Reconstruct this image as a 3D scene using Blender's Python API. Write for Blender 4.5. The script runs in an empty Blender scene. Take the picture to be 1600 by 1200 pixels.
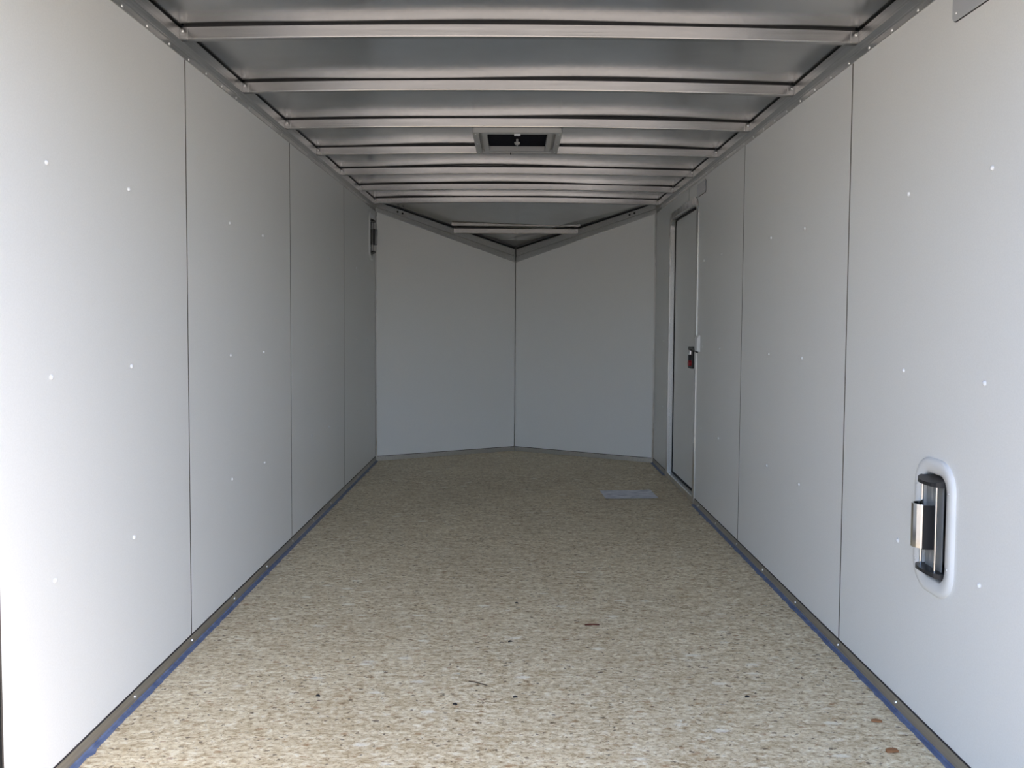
import bpy, bmesh, math, random
from mathutils import Vector, Matrix
random.seed(7)
S = bpy.context.scene
C = S.collection

# ------------------------------------------------------------------ camera
# image taken as 1600x1200, focal length in pixels
F_PX, P_Y = 1330.0, 567.45
PITCH, YAW, ROLL = 0.0481, -0.0021, 0.0064
cam_d = bpy.data.cameras.new('camera')
cam = bpy.data.objects.new('camera', cam_d)
C.objects.link(cam)
cam_d.sensor_width = 36.0
cam_d.sensor_fit = 'HORIZONTAL'
cam_d.lens = F_PX / 1600.0 * 36.0
cam_d.shift_y = (P_Y - 600.0) / 1600.0
cam_d.clip_start = 0.05
def mat3(rows): return Matrix(rows)
Bm = mat3(((1, 0, 0), (0, 0, -1), (0, 1, 0)))
cy_, sy_ = math.cos(YAW), math.sin(YAW)
cp_, sp_ = math.cos(PITCH), math.sin(PITCH)
cr_, sr_ = math.cos(ROLL), math.sin(ROLL)
Rw = (mat3(((cr_, -sr_, 0), (sr_, cr_, 0), (0, 0, 1))) @ mat3(((1, 0, 0), (0, cp_, -sp_), (0, sp_, cp_)))
      @ mat3(((cy_, 0, -sy_), (0, 1, 0), (sy_, 0, cy_))) @ Bm)
rot = Matrix((Rw[0], -Rw[1], -Rw[2])).transposed()
cam.matrix_world = Matrix.Translation((-0.009, 0.0, 1.028)) @ rot.to_4x4()
S.camera = cam

# ------------------------------------------------------------------ sky, sun, exposure
SUN_EL, SUN_AZ = math.radians(58), math.radians(106)      # azimuth from +Y (nose of the trailer) towards +X
world = bpy.data.worlds.new('world'); S.world = world
world.use_nodes = True
wn = world.node_tree.nodes; wl = world.node_tree.links
wn.clear()
sky = wn.new('ShaderNodeTexSky'); sky.sky_type = 'NISHITA'
sky.sun_disc = False
sky.sun_elevation = SUN_EL
sky.sun_rotation = SUN_AZ
sky.air_density = 0.8; sky.dust_density = 3.2; sky.ozone_density = 1.0
bg = wn.new('ShaderNodeBackground'); bg.inputs['Strength'].default_value = 0.96
wo = wn.new('ShaderNodeOutputWorld')
wl.new(sky.outputs['Color'], bg.inputs['Color']); wl.new(bg.outputs['Background'], wo.inputs['Surface'])
sun_d = bpy.data.lights.new('sun_offscreen', 'SUN'); sun_d.energy = 6.0; sun_d.angle = 0.009
sun_d.color = (1.0, 0.93, 0.82)
sun = bpy.data.objects.new('sun_offscreen', sun_d); C.objects.link(sun)
sdir = Vector((math.sin(SUN_AZ) * math.cos(SUN_EL), math.cos(SUN_AZ) * math.cos(SUN_EL), math.sin(SUN_EL)))
sun.rotation_euler = sdir.to_track_quat('Z', 'Y').to_euler()
sun.location = sdir * 30
S.view_settings.view_transform = 'Standard'
S.view_settings.look = 'None'
S.view_settings.gamma = 1.0
S.view_settings.use_curve_mapping = False
S.view_settings.exposure = 0.0

# ------------------------------------------------------------------ materials
def new_mat(name, col, rough=0.5, metal=0.0, spec=None):
    m = bpy.data.materials.new(name); m.use_nodes = True
    b = m.node_tree.nodes['Principled BSDF']
    b.inputs['Base Color'].default_value = (*col, 1)
    b.inputs['Roughness'].default_value = rough
    b.inputs['Metallic'].default_value = metal
    if spec is not None: b.inputs['Specular IOR Level'].default_value = spec
    return m
def nodes(m):
    return m.node_tree.nodes, m.node_tree.links, m.node_tree.nodes['Principled BSDF']
def noise(m, scale, detail=4, stretch=None, rough=0.5, dist=0.0):
    n, l, b = nodes(m)
    tc = n.new('ShaderNodeTexCoord'); mp = n.new('ShaderNodeMapping')
    l.new(tc.outputs['Object'], mp.inputs['Vector'])
    if stretch: mp.inputs['Scale'].default_value = stretch
    t = n.new('ShaderNodeTexNoise')
    t.inputs['Scale'].default_value = scale; t.inputs['Detail'].default_value = detail
    t.inputs['Roughness'].default_value = rough; t.inputs['Distortion'].default_value = dist
    l.new(mp.outputs['Vector'], t.inputs['Vector'])
    return t
def ramp(m, src, stops):
    n, l, b = nodes(m)
    r = n.new('ShaderNodeValToRGB'); l.new(src, r.inputs['Fac'])
    e = r.color_ramp.elements
    while len(e) < len(stops): e.new(0.5)
    for i, (p, c) in enumerate(stops):
        e[i].position = p; e[i].color = (*c, 1) if len(c) == 3 else c
    return r
def bump(m, src, strength, dist):
    n, l, b = nodes(m)
    bp = n.new('ShaderNodeBump'); bp.inputs['Strength'].default_value = strength
    bp.inputs['Distance'].default_value = dist
    l.new(src, bp.inputs['Height']); l.new(bp.outputs['Normal'], b.inputs['Normal'])
def mixc(m, fac, a, b_, mode='MIX'):
    n, l, b = nodes(m)
    x = n.new('ShaderNodeMix'); x.data_type = 'RGBA'; x.blend_type = mode
    for sock, v in ((x.inputs['Factor'], fac), (x.inputs['A'], a), (x.inputs['B'], b_)):
        if hasattr(v, 'is_output'): l.new(v, sock)
        elif isinstance(v, (int, float)): sock.default_value = v
        else: sock.default_value = (*v, 1)
    return x.outputs['Result']

M = {}
# white vinyl-faced wall panel, faint mottling and pebble
m = M['panel'] = new_mat('panel_white', (0.66, 0.67, 0.665), 0.42)
t = noise(m, 260, 3); r = ramp(m, t.outputs['Fac'], [(0.3, (0.815, 0.825, 0.815)), (0.7, (0.855, 0.865, 0.855))])
nodes(m)[1].new(r.outputs['Color'], nodes(m)[2].inputs['Base Color'])
bump(m, noise(m, 900, 2).outputs['Fac'], 0.12, 0.001)
# mill-finish aluminium: ribs and rails
def alu(name, col, rough, stretch, bstr=0.05):
    m = new_mat(name, col, rough, 1.0)
    t = noise(m, 6, 5, stretch, 0.6)
    r = ramp(m, t.outputs['Fac'], [(0.25, tuple(c * 0.82 for c in col)), (0.75, tuple(min(1, c * 1.1) for c in col))])
    nodes(m)[1].new(r.outputs['Color'], nodes(m)[2].inputs['Base Color'])
    r2 = ramp(m, t.outputs['Fac'], [(0.2, (rough * 1.25,) * 3), (0.8, (rough * 0.8,) * 3)])
    nodes(m)[1].new(r2.outputs['Color'], nodes(m)[2].inputs['Roughness'])
    bump(m, noise(m, 3, 2).outputs['Fac'], bstr, 0.01)
    return m
M['rib'] = alu('rib_aluminium', (0.47, 0.465, 0.46), 0.22, (0.6, 30, 30))
M['rail'] = alu('rail_aluminium', (0.66, 0.66, 0.655), 0.36, (30, 0.5, 30))
M['roof'] = alu('roof_skin_aluminium', (0.60, 0.61, 0.62), 0.20, (0.25, 0.4, 1), 0.02)
M['base'] = alu('baseboard_aluminium', (0.54, 0.52, 0.48), 0.45, (30, 0.6, 30))
M['frame'] = alu('door_frame_aluminium', (0.80, 0.79, 0.78), 0.28, (20, 20, 0.6))
M['chrome'] = new_mat('chrome', (0.82, 0.82, 0.82), 0.08, 1.0)
M['screw'] = new_mat('screw_steel', (0.85, 0.85, 0.85), 0.3, 1.0)
M['rivet'] = new_mat('white_rivet', (0.86, 0.87, 0.88), 0.25)
M['black'] = new_mat('black_rubber_and_gap_shade', (0.012, 0.012, 0.013), 0.6)  # rubber seals, also the painted-in shade of the gaps under the roof skin
M['blackp'] = new_mat('black_plastic', (0.02, 0.02, 0.022), 0.4)
M['skin'] = new_mat('outer_skin', (0.55, 0.55, 0.55), 0.4, 0.6)
M['white'] = new_mat('white_plastic', (0.80, 0.81, 0.81), 0.3)
M['greyp'] = new_mat('grey_plastic', (0.36, 0.38, 0.40), 0.35)
M['plate'] = new_mat('plate_grey', (0.50, 0.52, 0.55), 0.35)
M['vent_trim'] = new_mat('vent_trim_grey', (0.42, 0.42, 0.41), 0.5)
M['mesh'] = new_mat('vent_screen', (0.010, 0.010, 0.014), 0.9, 0.0, 0.1)
M['red'] = new_mat('red_plastic', (0.35, 0.015, 0.02), 0.4)
M['seal'] = new_mat('dark_gasket_and_shadow_line', (0.03, 0.027, 0.03), 0.7)  # plate gaskets, also the painted shadow line above the cove strips
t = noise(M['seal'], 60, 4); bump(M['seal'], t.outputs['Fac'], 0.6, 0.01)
m = M['clear'] = new_mat('smoky_clear_plastic', (0.55, 0.57, 0.58), 0.12)
nodes(m)[2].inputs['Transmission Weight'].default_value = 0.6
M['edge'] = new_mat('panel_edge', (0.10, 0.085, 0.07), 0.8)
m = M['film'] = new_mat('blue_film', (0.10, 0.16, 0.36), 0.35)
t = noise(m, 40, 3); r = ramp(m, t.outputs['Fac'], [(0.3, (0.085, 0.12, 0.23)), (0.75, (0.18, 0.23, 0.37))])
nodes(m)[1].new(r.outputs['Color'], nodes(m)[2].inputs['Base Color'])
m = M['paper'] = new_mat('paper', (0.78, 0.79, 0.82), 0.6)
t = noise(m, 14, 3, (1, 5, 1)); r = ramp(m, t.outputs['Fac'], [(0.42, (0.5, 0.52, 0.58)), (0.5, (0.78, 0.79, 0.83))])
nodes(m)[1].new(r.outputs['Color'], nodes(m)[2].inputs['Base Color'])
M['chip_red'] = new_mat('chip_red_brown', (0.13, 0.035, 0.02), 0.7)
M['chip_dark'] = new_mat('chip_dark', (0.018, 0.018, 0.02), 0.7)
M['chip_sliver'] = new_mat('chip_sliver', (0.10, 0.075, 0.05), 0.7)
M['chip_tan'] = new_mat('chip_tan', (0.30, 0.14, 0.06), 0.7)
# strand board floor: pale wood strands lying across the trailer, with dark flecks and orange strands
m = M['osb'] = new_mat('strand_board', (0.6, 0.5, 0.35), 0.55)
n_, l_, b_ = nodes(m)
big = noise(m, 1.6, 4)
st1 = noise(m, 75, 6, (0.62, 1.0, 1), 0.7, 0.5)
st2 = noise(m, 170, 4, (0.65, 1.0, 1), 0.6, 0.6)
st3 = noise(m, 52, 4, (0.6, 1.0, 1), 0.6, 1.0)
st4 = noise(m, 95, 3, (0.7, 1.0, 1), 0.5, 0.8)
st5 = noise(m, 30, 3, (0.35, 1.0, 1), 0.5, 0.4)
for t_, r_ in ((st3, 0.5), (st4, -0.35), (st5, 0.2)):
    t_.inputs['Vector'].links[0].from_node.inputs['Rotation'].default_value = (0, 0, r_)
c1 = ramp(m, st1.outputs['Fac'], [(0.33, (0.36, 0.265, 0.155)), (0.43, (0.69, 0.575, 0.38)), (0.53, (0.88, 0.78, 0.56)), (0.65, (1.0, 0.95, 0.79))])
c2 = ramp(m, st2.outputs['Fac'], [(0.28, (0.42, 0.36, 0.28)), (0.44, (0.92, 0.92, 0.92)), (0.66, (1.0, 1.0, 1.0))])
col = mixc(m, 0.9, c1.outputs['Color'], c2.outputs['Color'], 'MULTIPLY')
c5 = ramp(m, st5.outputs['Fac'], [(0.35, (0.82, 0.78, 0.72)), (0.6, (1.0, 1.0, 1.0))])
col = mixc(m, 1.0, col, c5.outputs['Color'], 'MULTIPLY')
f3 = ramp(m, st3.outputs['Fac'], [(0.60, (0, 0, 0)), (0.66, (1, 1, 1))])
sc = n_.new('ShaderNodeMath'); sc.operation = 'MULTIPLY'; sc.inputs[1].default_value = 0.5
l_.new(f3.outputs['Color'], sc.inputs[0])
col = mixc(m, sc.outputs[0], col, (0.40, 0.23, 0.10))
f4 = ramp(m, st4.outputs['Fac'], [(0.30, (1, 1, 1)), (0.345, (0, 0, 0))])
sc4 = n_.new('ShaderNodeMath'); sc4.operation = 'MULTIPLY'; sc4.inputs[1].default_value = 0.85
l_.new(f4.outputs['Color'], sc4.inputs[0])
col = mixc(m, sc4.outputs[0], col, (0.10, 0.06, 0.035))
cb = ramp(m, big.outputs['Fac'], [(0.3, (0.88, 0.87, 0.86)), (0.7, (1.0, 1.0, 1.0))])
col = mixc(m, 1.0, col, cb.outputs['Color'], 'MULTIPLY')
# single dark and orange flecks
def flecks(scale, rot, stretch, size, share, color, amount, col):
    tc = n_.new('ShaderNodeTexCoord'); mp = n_.new('ShaderNodeMapping')
    mp.inputs['Scale'].default_value = stretch; mp.inputs['Rotation'].default_value = (0, 0, rot)
    l_.new(tc.outputs['Object'], mp.inputs['Vector'])
    ad = n_.new('ShaderNodeVectorMath'); ad.operation = 'ADD'
    nz = n_.new('ShaderNodeTexNoise'); nz.inputs['Scale'].default_value = 140; nz.inputs['Detail'].default_value = 2
    l_.new(tc.outputs['Object'], nz.inputs['Vector'])
    sv = n_.new('ShaderNodeVectorMath'); sv.operation = 'SCALE'; sv.inputs['Scale'].default_value = 0.012
    l_.new(nz.outputs['Color'], sv.inputs[0])
    l_.new(mp.outputs['Vector'], ad.inputs[0]); l_.new(sv.outputs['Vector'], ad.inputs[1])
    v = n_.new('ShaderNodeTexVoronoi'); v.inputs['Scale'].default_value = scale
    l_.new(ad.outputs['Vector'], v.inputs['Vector'])
    lt = n_.new('ShaderNodeMapRange'); lt.inputs['From Min'].default_value = size; lt.inputs['From Max'].default_value = size * 0.6
    l_.new(v.outputs['Distance'], lt.inputs['Value'])
    sp = n_.new('ShaderNodeSeparateColor'); l_.new(v.outputs['Color'], sp.inputs['Color'])
    gt = n_.new('ShaderNodeMath'); gt.operation = 'LESS_THAN'; gt.inputs[1].default_value = share
    l_.new(sp.outputs['Red'], gt.inputs[0])
    mu = n_.new('ShaderNodeMath'); mu.operation = 'MULTIPLY'; l_.new(lt.outputs['Result'], mu.inputs[0]); l_.new(gt.outputs[0], mu.inputs[1])
    mu2 = n_.new('ShaderNodeMath'); mu2.operation = 'MULTIPLY'; mu2.inputs[1].default_value = amount; l_.new(mu.outputs[0], mu2.inputs[0])
    return mixc(m, mu2.outputs[0], col, color)
col = flecks(42, 0.3, (0.55, 1, 1), 0.30, 0.22, (0.33, 0.17, 0.07), 0.6, col)
col = flecks(48, -0.5, (0.6, 1, 1), 0.24, 0.20, (0.10, 0.06, 0.03), 0.85, col)
col = flecks(60, 1.1, (0.6, 1, 1), 0.22, 0.16, (0.06, 0.045, 0.03), 0.85, col)
col = flecks(26, 0.1, (0.4, 1, 1), 0.30, 0.14, (0.95, 0.93, 0.82), 0.6, col)
l_.new(col, b_.inputs['Base Color'])
bump(m, st2.outputs['Fac'], 0.25, 0.002)
# outside ground
m = M['ground'] = new_mat('gravel_ground', (0.42, 0.38, 0.32), 0.9)
t = noise(m, 30, 6); r = ramp(m, t.outputs['Fac'], [(0.3, (0.20, 0.175, 0.14)), (0.7, (0.30, 0.265, 0.215))])
nodes(m)[1].new(r.outputs['Color'], nodes(m)[2].inputs['Base Color'])

# ------------------------------------------------------------------ mesh helpers
def obj(name, bm, mat, parent=None, smooth=False, bevel=0.0, seg=2, loc=None):
    bmesh.ops.recalc_face_normals(bm, faces=bm.faces[:])
    me = bpy.data.meshes.new(name); bm.to_mesh(me); bm.free()
    me.materials.append(M[mat] if isinstance(mat, str) else mat)
    if smooth:
        for p in me.polygons: p.use_smooth = True
    o = bpy.data.objects.new(name, me); C.objects.link(o)
    if loc: o.location = loc
    if parent: o.parent = parent
    if bevel:
        md = o.modifiers.new('bevel', 'BEVEL'); md.width = bevel; md.segments = seg
        md.limit_method = 'ANGLE'; md.angle_limit = math.radians(40)
    return o
def copy(o, parent, loc=None, rot=None):
    c = o.copy(); C.objects.link(c); c.parent = parent
    if loc is not None: c.location = loc
    if rot is not None: c.rotation_euler = rot
    return c
def tag(o, label, cat, group=None):
    o['label'] = label; o['category'] = cat
    if group: o['group'] = group
    return o
def struct(o, label=None):
    o['kind'] = 'structure'
    if label: o['label'] = label
    return o
def empty(name, loc=(0, 0, 0)):
    o = bpy.data.objects.new(name, None); C.objects.link(o); o.location = loc
    o.empty_display_size = 0.05
    return o
def box(bm, x0, x1, y0, y1, z0, z1):
    vs = [bm.verts.new((x, y, z)) for z in (z0, z1) for y in (y0, y1) for x in (x0, x1)]
    for f in ((0, 1, 3, 2), (4, 6, 7, 5), (0, 4, 5, 1), (2, 3, 7, 6), (0, 2, 6, 4), (1, 5, 7, 3)):
        bm.faces.new([vs[i] for i in f])
    return vs
def slab(bm, loops, thick, fmap):
    """planar plate from an outer loop and hole loops, (u, v) mapped by fmap(u, v, d), extruded 0..thick"""
    edges = []; 
    for lp in loops:
        vs = [bm.verts.new((u, v, 0)) for u, v in lp]
        for i in range(len(vs)): edges.append(bm.edges.new((vs[i], vs[(i + 1) % len(vs)])))
    bmesh.ops.triangle_fill(bm, use_beauty=True, use_dissolve=True, edges=edges)
    fs = bm.faces[:]
    ret = bmesh.ops.extrude_face_region(bm, geom=fs)
    for v in [g for g in ret['geom'] if isinstance(g, bmesh.types.BMVert)]: v.co.z = thick
    for v in bm.verts: v.co = fmap(*v.co)
def rrect(u0, u1, v0, v1, r, n=6, corners=(1, 1, 1, 1)):
    """counter-clockwise rounded rectangle; corners = bl, br, tr, tl"""
    pts = []
    for (cu, cv, a0, on, pu, pv) in ((u0 + r, v0 + r, 180, corners[0], u0, v0), (u1 - r, v0 + r, 270, corners[1], u1, v0),
                                     (u1 - r, v1 - r, 0, corners[2], u1, v1), (u0 + r, v1 - r, 90, corners[3], u0, v1)):
        if not on: pts.append((pu, pv)); continue
        for i in range(n + 1):
            a = math.radians(a0 + 90 * i / n)
            pts.append((cu + r * math.cos(a), cv + r * math.sin(a)))
    return pts
def sweep(bm, prof, path, closed=True):
    """profile points given per path station: path is a list of functions (a, b) -> Vector"""
    rings = [[bm.verts.new(f(a, b)) for a, b in prof] for f in path]
    n = len(prof)
    for k in range(len(rings) - 1):
        for i in range(n if closed else n - 1):
            j = (i + 1) % n
            bm.faces.new((rings[k][i], rings[k][j], rings[k + 1][j], rings[k + 1][i]))
    if closed:
        bm.faces.new(rings[0]); bm.faces.new(rings[-1][::-1])
    return rings
def cyl(bm, p0, p1, r, n=12, r1=None):
    p0, p1 = Vector(p0), Vector(p1); r1 = r if r1 is None else r1
    q = (p1 - p0).to_track_quat('Z', 'Y')
    A = []; B = []
    for i in range(n):
        a = 2 * math.pi * i / n; d = q @ Vector((math.cos(a), math.sin(a), 0))
        A.append(bm.verts.new(p0 + d * r)); B.append(bm.verts.new(p1 + d * r1))
    for i in range(n):
        j = (i + 1) % n; bm.faces.new((A[i], A[j], B[j], B[i]))
    bm.faces.new(A[::-1]); bm.faces.new(B)
def dome(bm, r, h, n=10):
    """button head on local +Z"""
    rings = []
    for rr, z in ((r, -0.002), (r, h * 0.25), (r * 0.8, h * 0.75), (r * 0.4, h)):
        rings.append([bm.verts.new((rr * math.cos(2 * math.pi * i / n), rr * math.sin(2 * math.pi * i / n), z)) for i in range(n)])
    for k in range(3):
        for i in range(n):
            j = (i + 1) % n; bm.faces.new((rings[k][i], rings[k][j], rings[k + 1][j], rings[k + 1][i]))
    bm.faces.new(rings[-1])

# ------------------------------------------------------------------ dimensions (metres)
W2 = 1.0237                 # half inside width at the panel faces
YR = 1.66                   # rear end of the wall panels
YC, YA = 6.233, 6.79        # where the V nose starts, its apex
YE = 1.00                   # rear end of the trailer body, drawn out unseen to shade the near walls
ZB, ZP = 0.030, 1.826       # panel bottom and top edge
ZRB, ZRT = 1.8655, 1.9014   # underside and top of roof ribs / side rail at the walls
CROWN = 0.014
PT = 0.004                  # panel thickness
RIB0, RSP = 2.586, 0.5867
SEAMS = [2.6488, 3.868, 5.0872]
G = 0.0035                  # half joint width
def crown(x): return CROWN * (1 - (x / W2) ** 2)
def vy(x): return YC + (YA - YC) * (1 - abs(x) / W2)      # line of the nose walls in plan
def nose_z(y): return 1.9 - 0.53 * (y - YC)               # underside of the sloped nose roof
def vtop(t): return ZP - 0.324 * t                        # top edge of nose wall panels

# ------------------------------------------------------------------ outside ground
bm = bmesh.new(); box(bm, -40, 40, -60, 40, -0.75, -0.55)
struct(obj('ground', bm, 'ground'), 'dry gravel ground around the trailer')

# ------------------------------------------------------------------ floor
def plan(inset=0.0, y0=YE, w=W2):
    return [(-w + inset, y0), (w - inset, y0), (w - inset, YC), (0, YA - inset), (-w + inset, YC)]
bm = bmesh.new()
slab(bm, [plan(-0.03)], -0.03, lambda u, v, d: Vector((u, v, d)))
floor = struct(obj('floor', bm, 'osb'), 'pale strand board floor with flecks of darker strands')
bm = bmesh.new()
slab(bm, [plan(-0.10, YE - 0.03)], -0.12, lambda u, v, d: Vector((u, v, d - 0.031)))
obj('subframe', bm, 'skin', floor)

# ------------------------------------------------------------------ walls
rv_bm = bmesh.new(); dome(rv_bm, 0.0058, 0.0048)
rivet_proto = None
def rivet(parent, p, axis):
    """button rivet at p, head pointing along axis"""
    global rivet_proto
    q = Vector(axis).to_track_quat('Z', 'Y').to_euler()
    if rivet_proto is None:
        rivet_proto = obj('rivet', rv_bm, 'rivet', parent, smooth=True, loc=p); rivet_proto.rotation_euler = q
        return rivet_proto
    return copy(rivet_proto, parent, p, q)
sc_bm = bmesh.new(); dome(sc_bm, 0.0048, 0.0032)
screw_proto = None
def screw(parent, p, axis, scale=1.0):
    global screw_proto
    q = Vector(axis).to_track_quat('Z', 'Y').to_euler()
    if screw_proto is None:
        screw_proto = obj('screw', sc_bm, 'screw', parent, smooth=True, loc=p); screw_proto.rotation_euler = q
        return screw_proto
    c = copy(screw_proto, parent, p, q); c.scale = (scale,) * 3
    return c

DOOR = dict(y0=4.835, y1=5.655, zt=1.722, r=0.075)
VENT_R = (2.064, 0.535)      # centre (y, z) of the low side vent on the right wall
VENT_L = (6.052, 1.627)      # centre of the high side vent on the left wall
VW, VH = 0.150, 0.280        # hole behind a vent bezel
def side_wall(name, s, label):
    bm = bmesh.new()
    X0 = s * (W2 + 0.055); X1 = s * (W2 + 0.085)
    if s > 0:
        outer = [(YE, -0.15), (DOOR['y0'] - 0.01, -0.15), (DOOR['y0'] - 0.01, 1.75), (DOOR['y1'] + 0.01, 1.75), (DOOR['y1'] + 0.01, -0.15), (YC + 0.1, -0.15), (YC + 0.1, 1.99), (YE, 1.99)]
    else:
        outer = [(YE, -0.15), (YC + 0.1, -0.15), (YC + 0.1, 1.99), (YE, 1.99)]
    slab(bm, [outer], s * 0.03, lambda u, v, d: Vector((X0 + d, u, v)))
    w = struct(obj(name, bm, 'skin'), label)
    # outer painted skin
    ys = [YR] + SEAMS + [YC]
    for i in range(4):
        a = ys[i] + (G if i else 0); b = ys[i + 1] - (G if i < 3 else 0.002)
        holes = []
        rect = [(a, ZB - 0.012), (b, ZB - 0.012), (b, ZP + 0.012), (a, ZP + 0.012)]
        if s > 0 and i == 0: holes = [rrect(VENT_R[0] - VW / 2, VENT_R[0] + VW / 2, VENT_R[1] - VH / 2, VENT_R[1] + VH / 2, 0.04)]
        if s < 0 and i == 3: holes = [rrect(VENT_L[0] - VW / 2, VENT_L[0] + VW / 2, VENT_L[1] - VH / 2, VENT_L[1] + VH / 2, 0.04)]
        if s > 0 and i == 2:
            d = DOOR; arc = [(d['y0'] + d['r'] - d['r'] * math.cos(math.radians(k * 15)), d['zt'] - d['r'] + d['r'] * math.sin(math.radians(k * 15))) for k in range(7)]
            rect = [(a, ZB - 0.012), (d['y0'], ZB - 0.012)] + arc + [(b, d['zt']), (b, ZP + 0.012), (a, ZP + 0.012)]
        if s > 0 and i == 3:
            d = DOOR; arc = [(d['y1'] - d['r'] + d['r'] * math.cos(math.radians(90 - k * 15)), d['zt'] - d['r'] + d['r'] * math.sin(math.radians(90 - k * 15))) for k in range(7)]
            rect = [(a, d['zt'])] + arc + [(d['y1'], ZB - 0.012), (b, ZB - 0.012), (b, ZP + 0.012), (a, ZP + 0.012)]
        bm = bmesh.new()
        slab(bm, [rect] + holes, s * PT, lambda u, v, d: Vector((s * W2 + d, u, v)))
        p = obj('wall_panel', bm, 'panel', w)
        p.data.materials.append(M['edge'])
        for f in p.data.polygons:
            if abs(f.normal.x) < 0.5: f.material_index = 1
        # studs every 16 inches, three rivets to a stud
        base = [1.860, 3.048, 4.266, 5.485][i]
        for y in (base, base + 0.396):
            for z in (1.370, 0.905, 0.450):
                if s > 0 and i >= 2 and DOOR['y0'] - 0.06 < y < DOOR['y1'] + 0.06: continue
                rivet(p, (s * W2, y + random.uniform(-0.004, 0.004), z + random.uniform(-0.005, 0.005)), (-s, 0, 0))
    # dark stud strips close the joints a little behind the panels
    for y in SEAMS:
        if s > 0 and y > 5: bmz = (DOOR['zt'] + 0.05, ZP)
        else: bmz = (0.0, ZP + 0.02)
        bm = bmesh.new(); box(bm, min(s * (W2 + PT + 0.001), s * (W2 + 0.055)), max(s * (W2 + PT + 0.001), s * (W2 + 0.055)), y - 0.02, y + 0.02, *bmz)
        obj('wall_stud', bm, 'rail', w)
    return w
wall_l = side_wall('wall_left', -1, 'long white panelled side wall with no door')
wall_r = side_wall('wall_right', 1, 'long white panelled side wall with the entry door')
# nose walls
def nose_wall(name, s, label):
    e = Vector((-s * W2, YA - YC, 0)).normalized(); L = math.hypot(W2, YA - YC)
    nrm = Vector((s * (YA - YC), W2, 0)).normalized()     # pointing outwards
    o0 = Vector((s * W2, YC, 0))
    def mp(u, v, d): return o0 + e * u + nrm * d + Vector((0, 0, v))
    bm = bmesh.new()
    slab(bm, [[(-0.05, -0.15), (L + 0.05, -0.15), (L + 0.05, 1.99), (-0.05, 1.99)]], 0.03, lambda u, v, d: mp(u, v, d + 0.05))
    w = struct(obj(name, bm, 'skin'), label)
    bm = bmesh.new()
    slab(bm, [[(0.004, ZB - 0.012), (L - 0.003, ZB - 0.012), (L - 0.003, vtop(1) + 0.012), (0.004, vtop(0) + 0.012)]], PT, mp)
    obj('wall_panel', bm, 'panel', w)
    bm = bmesh.new()
    slab(bm, [[(L - 0.04, 0), (L + 0.0, 0), (L + 0.0, 1.55), (L - 0.04, 1.56)]], 0.02, lambda u, v, d: mp(u, v, d + PT + 0.001))
    obj('wall_stud', bm, 'rail', w)
    return w, mp, L, e, nrm
wall_fl, mp_l, LV, e_l, n_l = nose_wall('wall_front_left', -1, 'angled white nose wall beside the high side vent')
wall_fr, mp_r, _, e_r, n_r = nose_wall('wall_front_right', 1, 'angled white nose wall beside the entry door')
# slim corner trims where the side walls meet the nose
for s, w in ((-1, wall_l), (1, wall_r)):
    bm = bmesh.new()
    slab(bm, [[(0, 0.0), (0.012, 0.0), (0.012, ZP), (0, ZP)]], 0.0025, (lambda u, v, d: (mp_l if s < 0 else mp_r)(u, v, -d)))
    obj('corner_trim', bm, 'frame', w)

# rear door posts and header, lengthened to shade the near walls (outside the picture except the dark seal at the very edge)
for s, nm in ((-1, 'trim_1'), (1, 'trim_2')):
    bm = bmesh.new(); xs = sorted((s * (W2 + 0.012), s * (W2 + 0.085))); box(bm, xs[0], xs[1], YE, YR - 0.012, -0.15, 1.99)
    o = struct(obj(nm, bm, 'skin', bevel=0.004), 'rear door post at the open end')
    bm = bmesh.new(); xs = sorted((s * (W2 + 0.003), s * (W2 + 0.05))); box(bm, xs[0], xs[1], YR - 0.0119, YR - 0.001, 0, 1.86)
    obj('door_seal', bm, 'black', o)
bm = bmesh.new(); box(bm, -W2 - 0.012, W2 + 0.012, YE, YR - 0.01, 1.87, 1.99)
struct(obj('trim_3', bm, 'skin', bevel=0.004), 'rear header above the open end')

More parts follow.
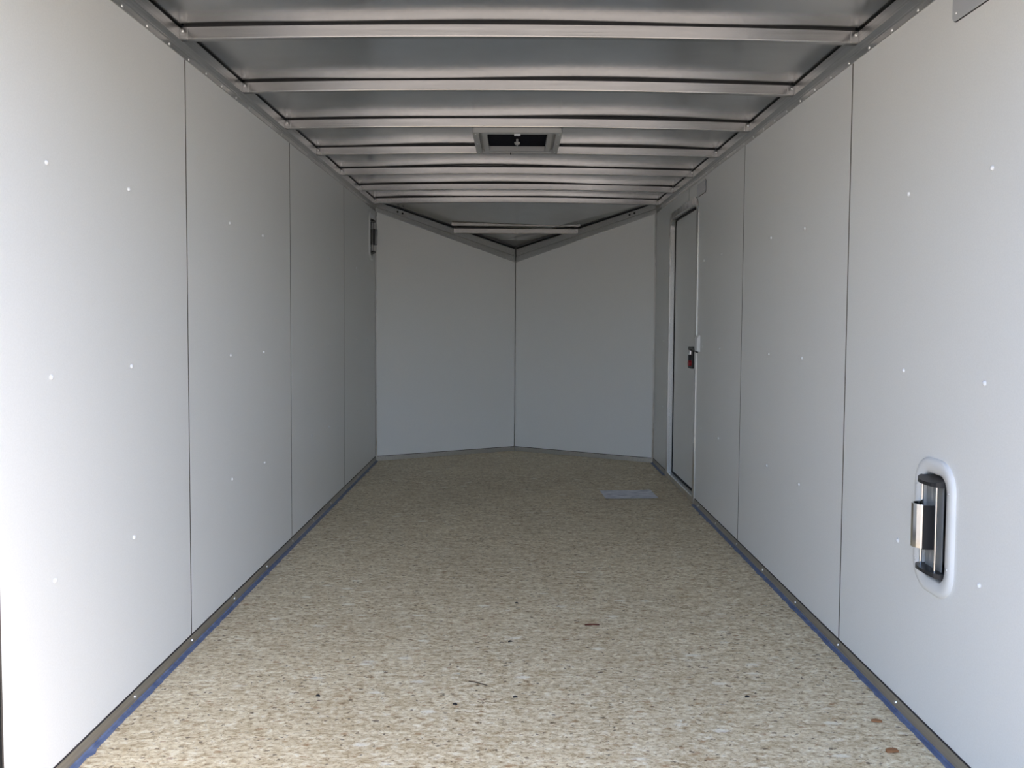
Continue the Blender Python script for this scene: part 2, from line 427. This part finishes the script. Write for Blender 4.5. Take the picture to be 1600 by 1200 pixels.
# ------------------------------------------------------------------ baseboards with blue film
def ragged(n, w, j):
    return [w + random.uniform(-j, j) * (1 if random.random() < 0.6 else 0.2) + (random.uniform(0, 0.010) if random.random() < 0.05 else 0) for _ in range(n)]
def baseboard(name, fm, length, label, screws=(), gap=None, film=True, fw=0.012):
    """fm(u, a, z): u along the wall, a away from the wall, z up"""
    prof = [(-0.001, 0.0), (-0.001, ZB + 0.002), (0.0035, ZB + 0.002), (0.0045, ZB - 0.004), (0.0060, ZB - 0.016), (0.0080, 0.006), (0.0095, 0.0)]
    b = None
    runs = [(0, length)] if not gap else [(0, gap[0]), (gap[1], length)]
    bm = bmesh.new()
    for a0, a1 in runs:
        sweep(bm, prof, [(lambda a, b_, u=u: Vector(fm(u, a, b_))) for u in (a0, a1)])
    b = struct(obj(name, bm, 'base'), label)
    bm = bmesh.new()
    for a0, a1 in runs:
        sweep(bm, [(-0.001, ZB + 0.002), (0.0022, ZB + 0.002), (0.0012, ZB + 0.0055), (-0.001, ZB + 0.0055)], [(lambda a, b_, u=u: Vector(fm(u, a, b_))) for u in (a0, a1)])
    obj('shadow_line_strip', bm, 'seal', b)  # dark strip drawn in as the shadow line over the cove
    if film:
        bm = bmesh.new()
        for a0, a1 in runs:
            n = max(4, int((a1 - a0) / 0.022)); rg = ragged(n + 1, fw, 0.0022)
            prev = None
            for i in range(n + 1):
                u = a0 + (a1 - a0) * i / n
                cur = [bm.verts.new(Vector(fm(u, 0.0078, 0.0075))), bm.verts.new(Vector(fm(u, 0.0102, 0.0022))), bm.verts.new(Vector(fm(u, 0.010 + rg[i], 0.0016))), bm.verts.new(Vector(fm(u, 0.010 + rg[i], 0.0002)))]
                if prev:
                    for k in range(3): bm.faces.new((prev[k], prev[k + 1], cur[k + 1], cur[k]))
                prev = cur
        obj('protective_film', bm, 'film', b)
    for u in screws:
        p = Vector(fm(u, 0.0052, 0.019)); ax = Vector(fm(u, 1, 0.2)) - Vector(fm(u, 0, 0))
        screw(b, p, ax, 1.15)
    return b
sy = [2.234 + 0.4064 * k - YR for k in range(-1, 10)]
baseboard('baseboard_left', lambda u, a, z: (-W2 + a, YR + u, z), YC - YR - 0.006, 'grey cove strip under the wall with no door, blue film on its lip', sy)
baseboard('baseboard_right', lambda u, a, z: (W2 - a, YR + u, z), YC - YR - 0.006, 'grey cove strip under the wall with the entry door, blue film on its lip', [u for u in sy if not 3.1 < u < 4.05], gap=(4.79 - YR, 5.70 - YR))
for nm, mp, lab in (('baseboard_front_left', mp_l, 'grey cove strip under the nose wall by the high vent'), ('baseboard_front_right', mp_r, 'grey cove strip under the nose wall by the entry door')):
    baseboard(nm, (lambda u, a, z, mp=mp: mp(u, z, -a)), LV - 0.003, lab, film=False)

# ------------------------------------------------------------------ ceiling: crowned roof skin with ribs
random.seed(3)
bays = 44
def skin_z(x, y):
    k = (y - RIB0) / RSP
    ph = k - math.floor(k)
    pil = 0.004 * math.sin(math.pi * ph) * (0.6 + 0.4 * math.sin(3.1 * math.floor(k) + 1.3))
    wav = 0.0022 * math.sin(2.3 * x + 1.7 * y) + 0.0016 * math.sin(5.1 * x - 2.2 * y + 1)
    edge = max(0.0, min(1.0, (W2 - abs(x)) / 0.25))
    return ZRT + 0.0062 + crown(x) * 1.15 + (pil + wav) * edge
bm = bmesh.new()
nx, ny = 40, 96
Y0s, Y1s = YE + 0.05, YC - 0.085
grid = []
for j in range(ny + 1):
    y = Y0s + (Y1s - Y0s) * j / ny; row = []
    for i in range(nx + 1):
        x = -W2 - 0.03 + (2 * W2 + 0.06) * i / nx
        row.append(bm.verts.new((x, y, skin_z(max(-W2, min(W2, x)), y))))
    grid.append(row)
for j in range(ny):
    for i in range(nx): bm.faces.new((grid[j][i], grid[j + 1][i], grid[j + 1][i + 1], grid[j][i + 1]))
ceil = obj('ceiling', bm, 'roof', smooth=True)
struct(ceil, 'bare aluminium roof skin with shiny cross ribs')
bm = bmesh.new()
slab(bm, [[(-W2 - 0.1, YE), (W2 + 0.1, YE), (W2 + 0.1, YC), (0.05, YA + 0.1), (-0.05, YA + 0.1), (-W2 - 0.1, YC)]], 0.03, lambda u, v, d: Vector((u, v, d + 1.96)))
obj('outer_roof', bm, 'skin', ceil)
# ribs: hollow section with rounded edges, arched a little
RW, RH = 0.026, ZRT - ZRB
def rib_mesh(half, mid, name, parent, y, z0, z1, cf, mat='rib'):
    bm = bmesh.new(); c = 0.0035
    prof = [(0, z0 + c), (c * 0.3, z0 + c * 0.3), (c, z0), (RW - c, z0), (RW, z0 + c), (RW, z1), (0, z1)]
    xs = [-half + 2 * half * i / 24 for i in range(25)]
    sweep(bm, prof, [(lambda a, b, x=x: Vector((x, y + a, b + cf(x)))) for x in xs])
    return obj(name, bm, mat, parent)
for i in range(-1, 7):
    y = RIB0 + i * RSP
    rb = rib_mesh(W2 - 0.0095, 0, 'roof_rib', ceil, y, ZRB, ZRT, crown)
    # black strip painting in the shadow gap between rib and roof skin
    bm = bmesh.new()
    sweep(bm, [(0.003, ZRT - 0.0005), (RW - 0.003, ZRT - 0.0005), (RW - 0.003, ZRT + 0.010), (0.003, ZRT + 0.010)],
          [(lambda a, b, x=x: Vector((x, y + a, b + crown(x)))) for x in [-W2 + 0.02 + (2 * W2 - 0.04) * k / 24 for k in range(25)]])
    obj('gap_shade_strip', bm, 'black', rb)
    for s in (-1, 1):
        bm = bmesh.new(); xs = sorted((s * (W2 - 0.010), s * (W2 - 0.034)))
        box(bm, xs[0], xs[1], y - 0.0028, y + 0.001, ZRB + 0.002, ZRT - 0.001)
        br = obj('end_bracket', bm, 'rib', rb, bevel=0.001)
        screw(br, (s * (W2 - 0.019), y - 0.0028, ZRB + 0.024), (0, -1, 0))

# side rails above the panels: screw lip, groove, rail face
def rail(name, fm, length, label, hgt=(ZP, ZRB, ZRT), screws=()):
    zp, zb, zt = hgt
    lipz = zp + 0.015
    bm = bmesh.new()
    prof = [(-0.002, zp), (0.0022, zp), (0.0028, zp + 0.0015), (0.0028, lipz - 0.001), (0.0018, lipz), (-0.03, lipz), (-0.03, zp)]
    def st(u): return lambda a, b: Vector(fm(u, a, b))
    sweep(bm, prof, [st(0), st(length)])
    r = struct(obj(name, bm, 'rail'), label)
    bm = bmesh.new()
    g0 = lipz + 0.0002
    prof = [(-0.03, g0), (0.0008, g0), (0.0008, g0 + 0.004), (0.0030, g0 + 0.007), (0.0030, g0 + 0.009), (0.0016, g0 + 0.011), (0.0085, zb - 0.001), (-0.03, zb - 0.001)]
    sweep(bm, prof, [st(0), st(length)])
    obj('rail_groove', bm, 'rail', r)
    bm = bmesh.new()
    prof = [(-0.03, zb - 0.0008), (0.0085, zb - 0.0008), (0.0100, zb + 0.001), (0.0100, zt - 0.001), (0.0085, zt), (-0.03, zt)]
    sweep(bm, prof, [st(0), st(length)])
    obj('rail_face', bm, 'rail', r)
    bm = bmesh.new()
    sweep(bm, [(-0.03, zt), (0.004, zt), (0.004, zt + 0.010), (-0.03, zt + 0.010)], [st(0), st(length)])
    obj('gap_shade_strip', bm, 'black', r)  # black strip stands in for the shaded gap above the rail
    for u in screws: screw(r, fm(u, 0.0026, zp + 0.0075), Vector(fm(u, 1, 0)) - Vector(fm(u, 0, 0)), 1.1)
    return r
ss = [2.226 + 0.1497 * k - YR for k in range(-3, 26)]
rail('trim_4', lambda u, a, z: (-W2 + a, YR + u, z), YC - YR, 'aluminium top rail above the wall with no door', screws=ss)
rail('trim_5', lambda u, a, z: (W2 - a, YR + u, z), YC - YR, 'aluminium top rail above the wall with the entry door', screws=ss)

# ------------------------------------------------------------------ sloped nose roof
bm = bmesh.new()
yE = 6.682
tE = (yE - YC) / (YA - YC)
y1 = 6.545
poly = [(-W2 * 0.985, YC - 0.012), (W2 * 0.985, YC - 0.012)]
def xin(y, off): return max(0.02, W2 * (1 - (y - YC) / (YA - YC)) - off)
poly = [(-W2, YC - 0.10), (W2, YC - 0.10), (xin(YC, 0.02), YC), (xin(y1, 0.05), y1), (xin(yE, 0.085), yE), (-xin(yE, 0.085), yE), (-xin(y1, 0.05), y1), (-xin(YC, 0.02), YC)]
slab(bm, [poly], 0.002, lambda u, v, d: Vector((u, v, (nose_z(v) if v > YC else 1.9) + d + 0.006)))
obj('nose_roof_skin', bm, 'roof', ceil)
bm = bmesh.new()
slab(bm, [[(-W2 - 0.03, YC - 0.02), (W2 + 0.03, YC - 0.02), (0, YA + 0.03)]], 0.01, lambda u, v, d: Vector((u, v, nose_z(v) + d + 0.040)))
obj('nose_outer_skin', bm, 'skin', ceil)
yN = 6.522
rb = rib_mesh(0.480, 0, 'roof_rib', ceil, yN, 1.702, 1.738, lambda x: 0.0)
bm = bmesh.new(); box(bm, -0.48, 0.48, yN + 0.003, yN + RW - 0.003, 1.7375, 1.752); obj('gap_shade_strip', bm, 'black', rb)  # black strip paints the shadow gap over the nose rib
# lap strip on the nose skin just behind the rib
bm = bmesh.new()
box(bm, -0.486, 0.486, 6.474, 6.477, 1.7545, nose_z(6.477) + 0.008)
obj('lap_strip', bm, 'rib', ceil)
# rails along the nose walls
for nm, mp, w, lab in (('trim_6', mp_l, wall_fl, 'sloping grey top rail of the nose wall by the high vent'), ('trim_7', mp_r, wall_fr, 'sloping grey top rail of the nose wall by the entry door')):
    def fmv(t, a, k, mp=mp):
        zt = nose_z(YC + (YA - YC) * t); zp = vtop(t)
        return mp(LV * t, zp + (zt - zp) * k, -a)
    bm = bmesh.new()
    sweep(bm, [(-0.03, -0.02), (0.003, -0.02), (0.0042, 0.02), (0.0042, 0.40), (0.003, 0.44), (-0.03, 0.44)], [(lambda a, b, t=t: fmv(t, a, b)) for t in (0.0, 0.994)])
    r = struct(obj(nm, bm, 'rail'), lab)
    bm = bmesh.new()
    sweep(bm, [(-0.03, 0.44), (0.008, 0.445), (0.0095, 0.47), (0.0095, 0.93), (0.008, 0.97), (-0.03, 0.97)], [(lambda a, b, t=t: fmv(t, a, b)) for t in (0.0, 0.99)])
    obj('rail_face', bm, 'rail', r)
    bm = bmesh.new()
    sweep(bm, [(-0.03, 0.971), (0.005, 0.971), (0.005, 1.12), (-0.03, 1.12)], [(lambda a, b, t=t: fmv(t, a, b)) for t in (0.0, 0.99)])
    obj('gap_shade_strip', bm, 'black', r)  # gap shade above the sloping rail, put in as a black strip
    hb = bmesh.new(); dome(hb, 0.008, 0.004)
    p0 = fmv(0.145, 0.0095, 0.70); q = (-(n_l if nm == 'trim_6' else n_r)).to_track_quat('Z', 'Y').to_euler()
    h = obj('bolt', hb, 'blackp', r, smooth=True, loc=p0); h.rotation_euler = q
    copy(h, r, fmv(0.178, 0.0095, 0.70), q)

# ------------------------------------------------------------------ entry door
d = DOOR
door = empty('door_1', (W2, 5.245, 0)); struct(door, 'white side entry door in a rounded aluminium frame')
def D(x, y, z): return Vector((x, y - 5.245, z))
def ring(bm, lo, li, x0, x1):
    """ring between two loops with equal point counts, from depth x0 (room side) to x1"""
    n = len(lo)
    A = [bm.verts.new(D(x0, *p)) for p in lo]; B = [bm.verts.new(D(x0, *p)) for p in li]
    A2 = [bm.verts.new(D(x1, *p)) for p in lo]; B2 = [bm.verts.new(D(x1, *p)) for p in li]
    for i in range(n):
        j = (i + 1) % n
        bm.faces.new((A[i], A[j], B[j], B[i])); bm.faces.new((A2[i], B2[i], B2[j], A2[j]))
        bm.faces.new((A[i], A2[i], A2[j], A[j])); bm.faces.new((B[i], B[j], B2[j], B2[i]))
bm = bmesh.new()
lo = rrect(4.797, 5.693, -0.004, 1.752, 0.10, 8, (1, 1, 1, 1)); li = rrect(4.862, 5.628, 0.030, 1.690, 0.055, 8)
# frame flange on the wall
lo = rrect(4.797, 5.693, 0.0005, 1.748, 0.10, 8, (0, 0, 1, 1)); li = rrect(4.845, 5.645, 0.036, 1.708, 0.065, 8, (0, 0, 1, 1))
ring(bm, lo, li, -0.007, 0.0006)
fr = obj('door_frame', bm, 'frame', door, bevel=0.002)
bm = bmesh.new()
lo2 = rrect(4.840, 5.650, 0.031, 1.713, 0.070, 8, (0, 0, 1, 1))
ring(bm, lo2, li, 0.0, 0.050)
obj('door_reveal', bm, 'rail', fr)
bm = bmesh.new()
box(bm, -0.006, 0.060, 4.8455 - 5.245, 5.6445 - 5.245, 0.0, 0.020)
obj('door_sill', bm, 'frame', fr, bevel=0.002)
# rubber seal and leaf
bm = bmesh.new()
ring(bm, rrect(4.846, 5.644, 0.036, 1.707, 0.064, 8, (0, 0, 1, 1)), rrect(4.860, 5.630, 0.048, 1.694, 0.052, 8, (0, 0, 1, 1)), 0.024, 0.048)
obj('door_seal', bm, 'black', door)
bm = bmesh.new()
slab(bm, [rrect(4.852, 5.638, 0.044, 1.699, 0.06, 8, (0, 0, 1, 1))], 0.03, lambda u, v, dd: D(0.029 + dd, u, v))
leaf = obj('door_leaf', bm, 'panel', door)
bm = bmesh.new(); box(bm, 0.027, 0.050, 4.847 - 5.245, 5.643 - 5.245, 0.0205, 0.043)
obj('bottom_seal', bm, 'black', door)
# latch: housing, paddle, arm, red release
ly, lz = 4.955, 0.832
bm = bmesh.new(); slab(bm, [rrect(ly - 0.060, ly + 0.060, lz - 0.066, lz + 0.060, 0.012, 4), rrect(ly - 0.044, ly + 0.044, lz - 0.052, lz + 0.046, 0.008, 4)], -0.036, lambda u, v, dd: D(0.0295 + dd, u, v))
lat = obj('door_latch', bm, 'blackp', door)
bm = bmesh.new(); box(bm, 0.014, 0.030, ly - 0.043 - 5.245, ly + 0.043 - 5.245, lz - 0.051, lz + 0.045)
obj('latch_plate', bm, 'white', lat)
bm = bmesh.new(); box(bm, -0.016, 0.015, ly - 0.036 - 5.245, ly + 0.030 - 5.245, lz + 0.012, lz + 0.042)
obj('latch_paddle', bm, 'chrome', lat, bevel=0.005)
bm = bmesh.new()
cyl(bm, D(-0.018, ly - 0.005, lz - 0.036), D(0.016, ly - 0.005, lz - 0.036), 0.016, 14)
obj('latch_knob', bm, 'red', lat)
bm = bmesh.new(); cyl(bm, D(-0.004, ly - 0.045, lz + 0.056), D(-0.013, 4.795, lz + 0.042), 0.0065, 8)
cyl(bm, D(-0.013, 4.797, lz + 0.042), D(-0.013, 4.735, lz + 0.037), 0.0065, 8)
obj('latch_arm', bm, 'blackp', lat)
for z in (1.40, 0.35):
    screw(fr, D(-0.007, 4.820, z), (-1, 0, 0))

# ------------------------------------------------------------------ side vents
def side_vent(s, cy0, cz0, label):
    t = empty('side_vent', (s * W2, cy0, cz0))
    tag(t, label, 'vent', 'flow-through side vents')
    def fm(u, v, d): return Vector((-s * d, u, v))       # d = towards the room
    # bezel: rounded oblong ring with a domed rim
    bm = bmesh.new()
    specs = [(0.0965, 0.1670, 0.070, -0.001), (0.0955, 0.1660, 0.069, 0.005), (0.0900, 0.1605, 0.064, 0.0085), (0.0810, 0.1515, 0.056, 0.0090), (0.0650, 0.1330, 0.040, 0.0065), (0.0610, 0.1290, 0.036, 0.002), (0.0605, 0.1285, 0.036, -0.035)]
    rings = [[bm.verts.new(fm(u, v, dd)) for u, v in rrect(-hw, hw, -hh, hh, r, 7)] for hw, hh, r, dd in specs]
    for k in range(len(rings) - 1):
        n = len(rings[k])
        for i in range(n):
            j = (i + 1) % n; bm.faces.new((rings[k][i], rings[k][j], rings[k + 1][j], rings[k + 1][i]))
    bz = obj('bezel', bm, 'white', t, smooth=True)
    bm = bmesh.new(); slab(bm, [rrect(-0.062, 0.062, -0.130, 0.130, 0.037, 6)], 0.002, lambda u, v, d: fm(u, v, d - 0.037))
    obj('back_plate', bm, 'blackp', t)
    # black quarter-round end pieces of the rotating scoop
    for sv in (-1, 1):
        bm = bmesh.new(); a0 = []
        for k in range(11):
            a = math.pi * k / 10
            a0.append((0.005 - 0.057 * math.cos(a), 0.030 * math.sin(a) ** 0.7))
        pts = [(-0.052, -0.030)] + a0 + [(0.060, -0.030)]
        bot = [bm.verts.new(fm(u, sv * 0.104, dd)) for u, dd in pts]; top = [bm.verts.new(fm(u, sv * (0.122 - 0.010 * max(0, dd) / 0.03), dd)) for u, dd in pts]
        n = len(pts)
        for i in range(n):
            j = (i + 1) % n; bm.faces.new((bot[i], bot[j], top[j], top[i]))
        bm.faces.new(bot); bm.faces.new(top[::-1])
        obj('scoop_end', bm, 'blackp', t)
    # two thin rods and a smoky plate between the ends
    for u, dd in ((0.046, 0.010), (-0.030, 0.012)):
        bm = bmesh.new(); cyl(bm, fm(u, -0.105, dd), fm(u, 0.105, dd), 0.0034, 10)
        obj('rod', bm, 'chrome', t)
    bm = bmesh.new(); box(bm, *sorted((-s * -0.004, -s * -0.001)), -0.034, 0.046, -0.104, 0.104)
    obj('damper_plate', bm, 'clear', t)
    # polished half-round handle in the middle
    bm = bmesh.new()
    arc = [(0.030 + 0.030 * math.cos(math.radians(a)), 0.012 + 0.030 * math.sin(math.radians(a))) for a in range(-20, 201, 20)]
    arc_in = [(0.030 + 0.026 * math.cos(math.radians(a)), 0.012 + 0.026 * math.sin(math.radians(a))) for a in range(200, -21, -20)]
    slab(bm, [arc + arc_in], 0.108, lambda u, v, d: fm(u, d - 0.056, v))
    obj('handle_shell', bm, 'chrome', t)
    bm = bmesh.new(); box(bm, *sorted((-s * -0.02, -s * 0.030)), -0.006, 0.000, -0.056, 0.052)
    obj('handle_web', bm, 'blackp', t)
    for (u, v) in ((-0.078, 0.095), (-0.078, -0.085), (0.079, 0.09), (0.079, -0.10)): screw(bz, fm(u, v, 0.0085), (-s, 0, 0), 0.7)
    return t
side_vent(1, *VENT_R, 'white oblong vent with polished handle low on the wall with the entry door')
side_vent(-1, *VENT_L, 'white oblong vent high in the corner beside the angled nose wall')

# ------------------------------------------------------------------ grey cover plates under the right top rail
def cover_plate(yc, label):
    t = empty('cover_plate', (W2, yc, 1.773)); tag(t, label, 'cover plate', 'grey cover plates under the top rail')
    bm = bmesh.new()
    slab(bm, [rrect(-0.100, 0.100, -0.034, 0.034, 0.012, 5)], -0.006, lambda u, v, d: Vector((d, u, v)))
    p = obj('plate', bm, 'plate', t, bevel=0.0018)
    bm = bmesh.new()
    slab(bm, [rrect(-0.1022, 0.1022, -0.0362, 0.0362, 0.0138, 5)], -0.0015, lambda u, v, d: Vector((d, u, v)))
    obj('gasket', bm, 'seal', t)
    for u in (-0.082, 0.082):
        for v in (-0.018, 0.018): screw(p, (-0.006, u, v), (-1, 0, 0), 0.8)
cover_plate(1.944, 'grey rounded cover plate above the low side vent')
cover_plate(4.742, 'grey rounded cover plate beside the top of the entry door')

# white keeper block standing out from the wall beside the latch
bm = bmesh.new()
lo_ = [(0.0, 0.868), (0.0, 0.966), (-0.010, 0.958), (-0.018, 0.944), (-0.018, 0.874)]
A_ = [bm.verts.new((W2 + x, 4.722, z)) for x, z in lo_]; B_ = [bm.verts.new((W2 + x, 4.780, z)) for x, z in lo_]
for k in range(5): bm.faces.new((A_[k], A_[(k + 1) % 5], B_[(k + 1) % 5], B_[k]))
bm.faces.new(A_); bm.faces.new(B_[::-1])
tag(obj('latch_keeper', bm, 'white', bevel=0.001), 'small white keeper block on the wall beside the door latch', 'keeper')

# ------------------------------------------------------------------ roof vent
rvz = 1.860
rv = empty('roof_vent', (0.0, 4.02, rvz)); tag(rv, 'square roof vent with grey trim and dark screen between two ribs', 'roof vent')
def rring(name, ox, oy, ix, iy, z0, z1, mat, parent=rv, tz=0.0):
    bm = bmesh.new()
    lo = rrect(-ox, ox, -oy, oy, 0.012, 4); li = rrect(-ix, ix, -iy, iy, 0.010, 4)
    n = len(lo)
    vs = [[bm.verts.new((x, y, z)) for x, y in lp] for lp, z in ((lo, z0 + tz), (li, z0), (li, z1), (lo, z1))]
    for k in range(4):
        for i in range(n):
            j = (i + 1) % n; bm.faces.new((vs[k][i], vs[k][j], vs[(k + 1) % 4][j], vs[(k + 1) % 4][i]))
    return obj(name, bm, mat, parent)
rring('outer_flange', 0.198, 0.238, 0.172, 0.215, 0.0, 0.050, 'vent_trim')
rring('groove', 0.1718, 0.2148, 0.158, 0.203, 0.018, 0.050, 'vent_trim')
inner = rring('inner_ring', 0.1578, 0.2028, 0.136, 0.182, 0.004, 0.050, 'vent_trim')
bm = bmesh.new(); box(bm, -0.1358, 0.1358, -0.1818, 0.1818, 0.026, 0.030)
scr = obj('screen', bm, 'mesh', rv)
bm = bmesh.new(); cyl(bm, (0, 0.02, 0.027), (0, 0.02, 0.010), 0.005, 10); cyl(bm, (0, 0.02, 0.011), (0, 0.02, 0.001), 0.014, 14, 0.011)
kn = obj('crank_knob', bm, 'vent_trim', rv)
bm = bmesh.new(); box(bm, -0.003, 0.003, 0.022, 0.12, 0.004, 0.008); obj('crank_arm', bm, 'greyp', kn)
bm = bmesh.new(); box(bm, -0.014, 0.014, -0.196, -0.178, -0.003, 0.006); obj('catch', bm, 'white', rv, bevel=0.002)
bm = bmesh.new(); box(bm, -0.034, -0.029, 0.212, 0.232, -0.006, 0.001); obj('clip', bm, 'blackp', rv)
for x in (-0.185, 0.185):
    for y in (-0.2, 0.0, 0.2): screw(rv, (x, y, 0.0005), (0, 0, -1), 0.8)

# ------------------------------------------------------------------ paper and debris on the floor
bm = bmesh.new()
quad = [(0.522, 5.165), (0.836, 5.199), (0.846, 4.950), (0.530, 4.922)]
rows = []
for j in range(7):
    row = []
    for i in range(9):
        a, b = i / 8, j / 6
        x = (quad[0][0] * (1 - a) + quad[1][0] * a) * (1 - b) + (quad[3][0] * (1 - a) + quad[2][0] * a) * b
        y = (quad[0][1] * (1 - a) + quad[1][1] * a) * (1 - b) + (quad[3][1] * (1 - a) + quad[2][1] * a) * b
        row.append((x - 0.68, y - 5.06, 0.0012 + 0.006 * abs(a - 0.5) ** 2 + 0.0015 * math.sin(5 * a + 2 * b) ** 2))
    rows.append(row)
for dz in (0, 0.0006):
    vv = [[bm.verts.new((x, y, z + dz)) for x, y, z in row] for row in rows]
    for j in range(6):
        for i in range(8): bm.faces.new((vv[j][i], vv[j][i + 1], vv[j + 1][i + 1], vv[j + 1][i]))
tag(obj('paper_sheet', bm, 'paper', smooth=True, loc=(0.68, 5.06, 0)), 'white printed paper sheet lying on the floor near the entry door', 'paper')
def chip(x, y, l, w, a, mat, label, grp, k):
    random.seed(k); bm = bmesh.new()
    n = 6; lo = []
    for i in range(n):
        u = -l / 2 + l * i / (n - 1); hw = w / 2 * (0.45 + 0.55 * math.sin(math.pi * (i + 0.6) / n)) * random.uniform(0.8, 1.2)
        lo.append((u, hw, -hw, 0.0015 * math.sin(math.pi * i / (n - 1)) + 0.0))
    sweep(bm, [(0, 0), (1, 0), (1, 1), (0, 1)], [(lambda p, q, s=s: Vector((s[0], s[2] + (s[1] - s[2]) * p, s[3] + q * w * 0.35 + 0.0003))) for s in lo])
    o = obj('wood_chip', bm, mat, loc=(x, y, 0)); o.rotation_euler = (0, 0, a)
    tag(o, label, 'debris', grp)
chip(0.263, 2.850, 0.050, 0.008, 0.05, 'chip_red', 'red-brown wood splinter lying across the floor strands', None, 1)
chip(-0.105, 2.375, 0.062, 0.004, -0.5, 'chip_sliver', 'long thin brown sliver on the bare floor', None, 2)
chip(0.937, 2.160, 0.026, 0.011, -0.2, 'chip_tan', 'rust-brown wood flake near the blue film below the low side vent', None, 3)
chip(0.908, 2.005, 0.028, 0.016, 0.1, 'chip_tan', 'tan wood flake near the blue film below the low side vent', None, 4)
for k, (x, y) in enumerate([(-0.015, 2.694), (0.001, 2.287), (-0.161, 2.241), (-0.540, 2.286), (0.007, 3.069), (0.640, 2.30)]):
    chip(x, y, 0.012, 0.007, random.uniform(-0.6, 0.6), 'chip_dark', 'tiny dark chip on the bare floor', 'tiny dark chips on the floor', 10 + k)
